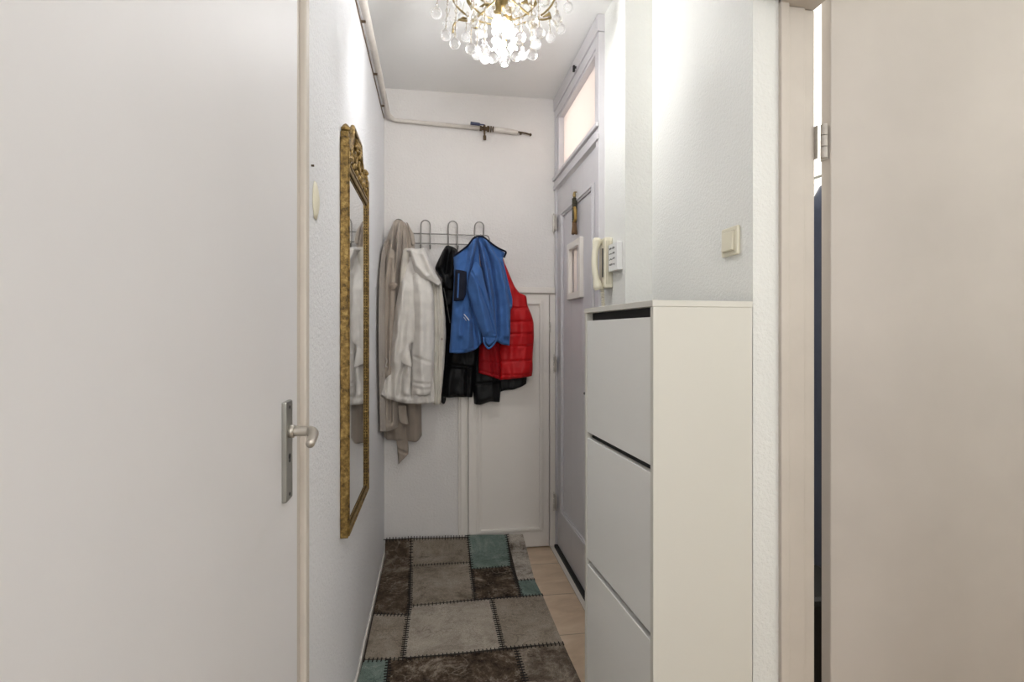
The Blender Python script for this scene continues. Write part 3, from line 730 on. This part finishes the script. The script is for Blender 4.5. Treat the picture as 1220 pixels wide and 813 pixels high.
    panel('collar', t, puff_m, [(527,299),(532,292.5),(540,294),(546,298)], [(546,298),(545,315),(541,345)], [(527.5,333),(534,345),(541,345)], [(527,299),(518.5,318),(522,325),(527.5,333)],
          2.965, .07, folds=[([(530,298),(525,318)], 1.4, .012), ([(536,296),(531,325)], 1.5, -.016), ([(541,300),(537,330)], 1.6, .01)], nu=40, nv=50, seed=12, wr=.004)
    panel('sleeve', t, puff_m, [(566,420),(580,410),(594,420)], [(594,420),(597,450),(597,467),(596,479.5)], [(565.4,482),(572,483),(584,479),(596,479.5)], [(566,420),(564.6,447),(564.2,465),(565.4,482)],
          2.99, .06, quilt=hem_quilt([(564,458,598,454)], .014, 1.5), folds=[([(572,482),(586,478)], 2.5, -.012)], seed=13, nu=40, nv=60)
    panel('jacket_back', t, puff_m, [(590,400),(610,396),(622,402)], [(622,402),(627,430),(628.5,450),(628,457.5)], [(590,470),(600,465.5),(612,464),(628,457.5)], [(590,400),(589,440),(590,470)],
          3.035, .06, seed=14, nu=40, nv=50, quilt=hem_quilt([(588,440,628,436)], .016, 1.5))
    panel('hem_tab', t, puff_m, [(526,470),(529,470),(532,470)], [(532,470),(531.5,476),(530,481)], [(525.5,479.5),(528,481.5),(530,481)], [(526,470),(525.8,475),(525.5,479.5)], 2.985, .02, nu=10, nv=12)
    bm = bmesh.new(); a = [onY(p[0], p[1], 2.91) for p in ((528.5,343),(530,350),(533,366),(536,385))]; tube(bm, smoothpts(a, 16), .0025, 6); obj('zipper', bm, steel, t)

    # ---- red vest
    t = thing('puffer_vest', 'bright red quilted puffer vest at the right end of the coat rack', 'vest', onY(577,283,2.96))
    ql = [(570,y+1,636,y-1) for y in (368,384,398.5,413,430.5,447)]
    panel('vest_body', t, red_m, [(584,300),(592,302),(603,315)], [(603,315),(608,328),(614,342),(621,350),(627.6,353),(629.5,364),(634,375),(636.6,385),(637,400),(636.4,412),(635.5,426),(635.6,440),(634.6,448.3)],
          [(595.5,453),(612,451.3),(634.6,448.3)], [(584,300),(588,340),(592,380),(594,420),(595.5,453)],
          2.945, .06, quilt=hem_quilt(ql, .010, 1.1), folds=[([(594,420),(596,452)], 2, .008), ([(622,400),(618,445)], 4, .005), ([(610,385),(612,440)], 4, -.005)], seed=15, nu=60, nv=130, wr=.004, etop=.15)
    panel('vest_front', t, redd_m, [(572,400),(582,396),(596,400)], [(596,400),(597,430),(597,453)], [(570.5,445),(582,448),(597,453)], [(572,400),(571,420),(570.5,445)],
          2.93, .055, quilt=hem_quilt([(570,430,597,433), (570,441,597,448)], .008, 1.0), folds=[([(584,408),(589,448)], 2, -.006)], seed=16, nu=40, nv=50)
    panel('collar', t, red_m, [(572,281.5),(575,281),(577,282)], [(577,282),(588,292),(598,303),(603,316)], [(585,318),(594,320),(603,316)], [(572,281.5),(576,296),(585,318)], 2.955, .05, nu=30, nv=40, seed=17)

    # ---- blue fleece
    t = thing('fleece_jacket', 'blue fleece jacket with navy chest pocket hanging on the third hook', 'jacket', onY(569,282,2.95))
    panel('jacket_left_side', t, blue_m, [(540.5,305.6),(546.5,301),(557,293.6),(564,284),(569,282.4)], [(569,282.4),(572,310),(573,340),(574,375),(575,408)],
          [(535.4,420.6),(545,421),(556,420.3),(567,416.5),(575,408)], [(540.5,305.6),(541,330),(539.6,356),(537.5,390),(535.4,420.6)],
          2.875, .055, folds=[([(566,288),(560,310),(553,345),(548,400)], 2.6, .012), ([(556,300),(556,330),(552,370),(546,415)], 3.4, -.010), ([(569,290),(562,330),(562,370),(567,412)], 2.2, -.018),
                             ([(548,380),(545,418)], 3, .006), ([(536,417.5),(555,417.5),(566,413)], .7, -.003), ([(558,380),(556,416)], 2.5, .010)], seed=21, nu=80, nv=110, wr=.005, etop=.12, edge=5)
    panel('jacket_right_side', t, blue_m, [(569,282.4),(574,282),(586,291),(595,297),(602.5,300.5)], [(602.5,300.5),(600,309),(605,330),(611,355),(611,366),(608.8,371),(608.6,395),(607.6,412)],
          [(589,405),(598,410.5),(607.6,412)], [(569,282.4),(574,320),(580,360),(585,390),(589,405)],
          2.875, .06, folds=[([(572,290),(576,310),(582,345),(590,400)], 2.2, .014), ([(574,288),(584,315),(590,355),(592,400)], 2.0, -.018), ([(578,288),(592,312),(600,345),(603,400)], 2.6, .010),
                             ([(592,300),(601,325),(608,362)], 1.6, -.012), ([(586,292),(594,304),(600,306)], 2.4, -.010), ([(577,296),(580,305),(582,318)], 1.5, -.012)], seed=22, nu=70, nv=110, wr=.005, etop=.12, edge=5)
    panel('sleeve', t, blue_m, [(560,326),(566,312),(574,318)], [(574,318),(580,345),(587,370),(592,392),(592,404.5)], [(576,406),(582,412),(588,409),(592,404.5)],
          [(560,326),(557,345),(562,365),(569,385),(575,401),(576,406)],
          2.825, .05, folds=[([(562,324),(572,345),(582,372),(589,398)], .9, -.007), ([(566,330),(572,360),(580,395)], 2.6, .010), ([(576,401.5),(591,402.5)], .7, -.004)], seed=23, nu=46, nv=80, wr=.004)
    bm = bmesh.new()
    a = [onY(p[0], p[1], 2.788) for p in ((577.5,404.5),(580,405.5),(586,405.8),(590.5,404.8),(587,410.2),(582,414.5),(579,409.5))]
    vs = [bm.verts.new(v) for v in a]; vb = [bm.verts.new(v+Vector((0,.02,0))) for v in a]
    bm.faces.new(vs); bm.faces.new(vb[::-1])
    for k in range(len(vs)): bm.faces.new((vs[k], vb[k], vb[(k+1)%len(vs)], vs[(k+1)%len(vs)]))
    obj('cuff_opening', bm, navy_m, t)
    ribbon('cuff', t, blue_m, [(576,402),(577,409),(582,415.5),(588,410.5),(592,404)], 2.788, .0055)
    panel('chest_pocket', t, navy_m, [(542.5,321),(549,322),(556,323.5)], [(556,323.5),(556.3,337),(555.5,350),(552.5,358)], [(540.5,358.8),(546,358.6),(552.5,358)], [(542.5,321),(541.5,340),(540.5,358.8)], 2.812, .022, nu=24, nv=36, wr=.001)
    ribbon('pocket_zip', t, blue_m, [(546.5,326),(546,340),(545.3,355)], 2.790, .004)
    ribbon('neck_binding', t, navy_m, [(540.5,305),(546.5,301),(557,293),(563.5,284.5),(569,281.8),(576,282.5),(586,290.5),(595,296.5),(602.8,300.3),(600.5,307)], 2.84, .0048)
    ribbon('chest_badge', t, whitepl, [(552.8,374.5),(555,377),(559,382)], 2.80, .0022)
    ribbon('chest_badge', t, whitepl, [(552.5,378),(554,380),(555.5,382.5)], 2.80, .0012)
garments()

# ================================================================ INTERCOM, SWITCH, SMALL WALL THINGS
def intercom():
    t = thing('intercom_phone', 'ivory intercom handset on the wall beside the front door', 'intercom', (.735,2.13,1.45))
    obj('base', bx(.700,2.092,1.455,.735,2.172,1.665), ivory, t, bevel=.006)
    bm = bmesh.new()
    for k in range(4): box(bm, .7045+.007*k,2.0905,1.47,.7075+.007*k,2.0925,1.65)
    obj('grille', bm, ivory_d, t)
    bm = bmesh.new()
    pts = []; N = 24; rs = []
    for i in range(N+1):
        v = i/N; z = 1.448+.218*v
        bow = .016*math.sin(PI*v); pts.append((.684-bow, 2.132-.006*math.cos(PI*v), z))
        e = min(v, 1-v)
        rs.append(.0135+.008*max(0, 1-e/.2)**.7 if e > .02 else .014)
    tube(bm, pts, rs, 18); obj('handset', bm, ivory, t, smooth=True)
    bm = bmesh.new(); tube(bm, [(.697,2.112,1.50),(.697,2.112,1.62)], .0025, 6); obj('shadow_gap', bm, black, t)
    bm = bmesh.new()
    N = 140; c = []
    for i in range(N):
        v = i/(N-1); a = v*2*PI*16
        c.append((.70+.007*math.cos(a)+.008*v, 2.125+.007*math.sin(a), 1.45-.13*v))
    tube(bm, c, .0024, 6); tube(bm, [(.70,2.125,1.45),(.70,2.125,1.462)], .005, 8)
    obj('coiled_cord', bm, ivory, t, smooth=True)
    b = thing('button_box', 'small white box with rows of print beside the intercom handset', 'box', (.735,2.03,1.517))
    obj('casing', bx(.712,1.979,1.517,.735,2.085,1.629), whitepl, b, bevel=.003)
    bm = bmesh.new(); random.seed(3)
    for r in range(4):
        z = 1.610-.022*r
        for k in range(5):
            y = 2.072-.0135*k; 
            box(bm, .7112,y-.010,z-.003+random.uniform(-.002,.002),.7122,y-.001,z+random.uniform(.001,.005))
    obj('printed_rows', bm, ink, b)
intercom()
def switch():
    a = onX(860,288,.835); b = onX(881,288,.835); zc = onX(871,288,.84).z
    y0, y1 = 1.352, 1.434
    t = thing('light_switch', 'ivory light switch on the right wall above the white cabinet', 'light switch', (XB,1.39,zc-.04))
    obj('cover_plate', bx(XB-.011,y0,zc-.041,XB,y1,zc+.041), ivory, t, bevel=.004)
    obj('bezel', bx(XB-.013,y0+.011,zc-.030,XB-.010,y1-.011,zc+.030), ivory_d, t, bevel=.001)
    R = Matrix.Translation((XB-.0145,(y0+y1)/2,zc)) @ Matrix.Rotation(math.radians(4), 4, 'Y')
    obj('rocker', bx(-.003,-.0275,-.0275,.005,.0275,.0275, rot=R), ivory, t, bevel=.002)
switch()
bm = bmesh.new(); c = onX(373, 236, WL)
n = 20; R_ = []
for i in range(9):
    v = i/8; z = 1.538+.088*v
    hw_ = .027*math.sin(PI*(.08+.84*v))**.6
    R_.append([bm.verts.new((WL+.001+.009*math.sin(PI*(.1+.8*v))*max(0, math.sin(PI*k/(n-1))), 1.30+hw_*math.cos(PI*k/(n-1)), z)) for k in range(n)])
for A, B in zip(R_, R_[1:]):
    for k in range(n): bm.faces.new((A[k], A[(k+1)%n], B[(k+1)%n], B[k]))
bm.faces.new(R_[0]); bm.faces.new(R_[-1])
o = obj('domed_fitting', bm, ivory, smooth=True); tag(o, 'small domed cream fitting on the left wall beside the door frame', 'domed_fitting')  # fitting of unclear use, only its domed shape is modelled
bm = bmesh.new(); tube(bm, [(WL,1.266,1.655),(WL+.006,1.266,1.655)], .0025, 8); tag(obj('wall_nail', bm, rust), 'tiny dark nail in the left wall above the small cream fitting', 'nail')

def charm():
    t = thing('door_charm', 'dark braided charm with a brown tassel hanging on the front door above its little window', 'ornament', (.70,2.63,1.78))
    y = onX(684.5,250,.70).y
    z = lambda py: EYE+(HOR-py)/F*(.70*math.sin(TH)+y*math.cos(TH))
    bm = bmesh.new(); lathe(bm, (.699,y,z(236)), [(.004,0),(.008,.005),(.009,.015),(.006,.026),(.002,.032)], 10); tube(bm, [(.712,y,z(229)),(.70,y,z(229))], .003, 8)
    obj('hanging_knob', bm, brass, t)
    bm = bmesh.new(); N = 30
    for ph in (0, 2.1, 4.2):
        tube(bm, [(.700+.006*math.cos(ph+i*.75), y+.008*math.sin(ph+i*.75)+.0, z(237)-(z(237)-z(265))*i/N) for i in range(N+1)], .0075, 8)
    obj('braid', bm, M('dark_olive_braid', (66,60,44), .8, vary=.5, vs=60), t, smooth=True)
    bm = bmesh.new(); tube(bm, smoothpts([(.698,y-.012,z(248)), (.696,y-.03,z(255)), (.698,y-.026,z(262)), (.698,y-.008,z(264))], 12), .0075, 8)
    obj('gold_ribbon', bm, M('old_gold_ribbon', (158,126,62), .6, metal=.2), t, smooth=True)
    bm = bmesh.new()
    for k in range(22):
        a = 2*PI*k/22; tube(bm, [(.699+.007*math.cos(a), y+.008*math.sin(a), z(265)), (.699+.012*math.cos(a), y+.018*math.sin(a), z(279)+.002*math.sin(k*5))], .003, 5)
    tube(bm, [(.699,y,z(265)),(.699,y,z(268))], .012, 12)
    obj('tassel', bm, M('brown_tassel', (112,84,54), .8, vary=.4, vs=80), t)
charm()

# ================================================================ CHANDELIER
def chandelier():
    cx, cy = .2555, 1.93
    dc = cx*math.sin(TH)+cy*math.cos(TH)
    K = 1.19; q = .94; HZ = 2.397           # K, q: size of the fixture, HZ: height of its hub
    Z = lambda py: EYE+(HOR-py)/F*dc
    W = lambda z: HZ+(z-2.467)*q              # heights relative to the hub
    t = thing('chandelier', 'small brass chandelier hung with round glass crystals and a lit bulb', 'chandelier', (cx,cy,CEIL))
    bm = bmesh.new(); lathe(bm, (cx,cy,CEIL-.035), [(.012,0),(.035,.006),(.06,.022),(.064,.035)], 24); obj('ceiling_rose', bm, brass, t, smooth=True)
    bm = bmesh.new()
    for k in range(7):
        c = Vector((cx,cy,CEIL-.045-.018*k))
        tube(bm, [(c.x+(.007*math.cos(a) if k%2 else 0), c.y+(0 if k%2 else .007*math.cos(a)), c.z+.012*math.sin(a)) for a in [2*PI*j/10 for j in range(10)]], .0018, 5, closed=True)
    obj('chain', bm, brass, t, smooth=True)
    bm = bmesh.new(); lathe(bm, (cx,cy,W(2.535)), [(.004,0),(.014,.008),(.022,.018),(.013,.03),(.024,.045),(.031,.055),(.012,.07),(.010,.085)], 20)
    obj('stem', bm, brass, t, smooth=True)
    for r, z, w in ((.205,2.600,.004), (.125,2.575,.0035), (.115,2.625,.0035)):
        bm = bmesh.new(); r *= q; tube(bm, [(cx+r*math.cos(2*PI*k/40), cy+r*math.sin(2*PI*k/40), W(z)) for k in range(40)], w, 8, closed=True); obj('hoop', bm, brass, t, smooth=True)
    for k in range(6):
        a = 2*PI*k/6+.35; ca, sa = math.cos(a), math.sin(a)
        pr = [(.015,2.600),(.06,2.580),(.12,2.556),(.175,2.552),(.225,2.572),(.248,2.556),(.252,2.525)]
        bm = bmesh.new(); pts = smoothpts([(cx+q*r*ca, cy+q*r*sa, W(z)) for r, z in pr], 22); tube(bm, pts, .0042, 8)
        pts = smoothpts([(cx+q*r*ca, cy+q*r*sa, W(z)) for r, z in ((.13,2.560),(.155,2.535),(.135,2.512),(.118,2.528))], 12); tube(bm, pts, [.0035+.003*math.sin(PI*i/11) for i in range(12)], 8)
        for rr, zz in ((.068,2.585),(.171,2.565)):
            zz = W(zz); tube(bm, [(cx+rr*ca, cy+rr*sa, zz), (cx+(rr+.022)*ca+.012*sa, cy+(rr+.022)*sa-.012*ca, zz+.012), (cx+(rr+.042)*ca, cy+(rr+.042)*sa, zz+.006)], [.0025,.008,.001], 6)
        obj('arm', bm, brass, t, smooth=True)
    for (px, py, oy) in ((592,34,-.022), (607,32,.022)):
        x = cx+(px-600)/F*dc; y = cy+oy; z = Z(py)
        bm = bmesh.new(); lathe(bm, (x,y,z-.026), [(.002,0),(.013,.003),(.019,.013),(.0215,.026),(.019,.036),(.012,.05),(.011,.058)], 20)
        obj('bulb', bm, bulb_m, t, smooth=True)
        bm = bmesh.new(); lathe(bm, (x,y,z+.030), [(.012,0),(.014,.02),(.012,.04),(.006,.07)], 14); obj('lamp_socket', bm, brass, t, smooth=True)
    balls = [(520,15.7,.217,-1),(533,28,.20,1),(531,42,.19,-1),(542,52,.17,-1),(544,4,.205,1),(564,25,.16,-1),(555,44,.15,1),(561,58,.13,-1),(568,65,.10,1),
             (577,59,.08,-1),(578,70,.07,1),(588,68,.08,-1),(600,65.5,.075,1),(601,72,.05,-1),(649,1,.20,-1),(607.5,11,.10,-1),(677,9,.215,1),(634,27,.17,-1),(663.5,25,.19,-1),
             (668,34.5,.195,1),(642.6,40,.15,-1),(656,45,.165,1),(619.6,45,.10,-1),(639,53,.13,1),(614,66.5,.08,-1),(623,66,.09,1),(634,65,.10,-1),
             (584,12,.15,1),(592,50,.09,1),(627,10,.19,1),(572,40,.12,1),(610,56,.10,1),(551,20,.19,1),(598,60,.11,1)]
    for (px, py, R, s) in balls:
        lx = (px-600)/F*dc; R = max(R*K, abs(lx)+.001); ly = s*math.sqrt(max(0, R*R-lx*lx))
        # lateral axis is the camera's right; rotate back into the room
        x = cx+lx*math.cos(TH)+ly*math.sin(TH); y = cy-lx*math.sin(TH)+ly*math.cos(TH)
        dd = dc+ly; z = EYE+(HOR-py)/F*dd; x += 0
        # keep the same direction when nearer or farther
        k = ly*(px-610)/F; x += k*math.cos(TH); y -= k*math.sin(TH)
        r = random.uniform(.0180,.0205)
        bm = bmesh.new(); uvs(bm, (x,y,z), r, 16, 12)
        top = W(2.60) if R > .15 else W(2.575)
        zz = z+r+.008
        o = obj('ball_crystal', bm, crystal, t, smooth=True)
        bm = bmesh.new(); tx = cx+(x-cx)*.95; ty = cy+(y-cy)*.95
        tube(bm, [(x,y,z+r-.002), (tx,ty,max(top, zz+.03))], .0010, 5); obj('pin_wire', bm, brass, o)
        bm = bmesh.new(); i = 0
        while zz < max(top, z+.03)-.006 and i < 6:
            f = min(1, (zz-z)/max(.05, top-z)); uvs(bm, (x+(tx-x)*f, y+(ty-y)*f, zz), .0074, 8, 6, 1.25); zz += .030; i += 1
        if i: obj('bead_string', bm, crystal, o, smooth=True)
        else: bm.free()
chandelier()

# ================================================================ LIGHTS (ceiling lamp and window behind the camera are added fill, unseen)
def added_ceiling_lamp():
    t = thing('added_ceiling_lamp', 'round opal ceiling lamp added out of view as fill for the hall', 'ceiling lamp', (.28,-.75,CEIL))
    bm = bmesh.new(); lathe(bm, (.28,-.75,CEIL-.11), [(.02,0),(.09,.015),(.14,.045),(.16,.08),(.155,.1)], 28); obj('opal_shade', bm, globe_m, t, smooth=True)
    bm = bmesh.new(); lathe(bm, (.28,-.75,CEIL-.018), [(.165,0),(.168,.018)], 28); obj('lamp_base', bm, steel, t)
added_ceiling_lamp()
def light(name, kind, loc, power, col=(1,1,1), size=.1, rot=(0,0,0), sy=None):
    l = bpy.data.lights.new(name, kind); l.energy = power; l.color = col
    if kind == 'AREA':
        l.size = size
        if sy: l.shape = 'RECTANGLE'; l.size_y = sy
    elif kind == 'POINT': l.shadow_soft_size = size
    o = bpy.data.objects.new(name, l); C.collection.objects.link(o); o.location = loc; o.rotation_euler = rot
    return o
light('rear_fill', 'AREA', (.3,-3.62,1.8), 16, (.98,.98,1), .9, (math.radians(90),0,0), 1.15)  # added area fill behind the camera, standing in the added window
light('near_hall_fill', 'POINT', (.28,-.75,2.2), 10, (.97,.985,1), .15)  # added fill below the unseen ceiling lamp, lifts doors and walls
light('chandelier_glow', 'POINT', (.2555,1.93,2.335), 5.6, (.975,.985,1), .03)
light('landing_light', 'POINT', (1.25,2.7,2.35), 5, (1,.97,.95), .12)
light('side_room_fill', 'POINT', (2.1,-.15,2.2), 9.5, (.98,.985,1), .2)  # added to brighten the open leaf and left door, no lamp known there
light('side_room_light', 'POINT', (1.9,1.85,2.3), 10, (1,.96,.93), .2)
w = bpy.data.worlds.new('world'); w.use_nodes = True; C.world = w
w.node_tree.nodes['Background'].inputs[0].default_value = (1,.97,.94,1); w.node_tree.nodes['Background'].inputs[1].default_value = .3

# ================================================================ CAMERA
cd = bpy.data.cameras.new('camera'); cam = bpy.data.objects.new('camera', cd); C.collection.objects.link(cam)
cam.location = (0,0,EYE); cam.rotation_euler = (PI/2,0,-TH)
cd.sensor_width = 36; cd.lens = 36*F/1220; cd.shift_y = -(406.5-HOR)/1220; cd.clip_start = .02
C.camera = cam
C.view_settings.view_transform = 'Standard'; C.view_settings.look = 'None'; C.view_settings.gamma = 1
C.view_settings.use_curve_mapping = False; C.view_settings.exposure = 0.98
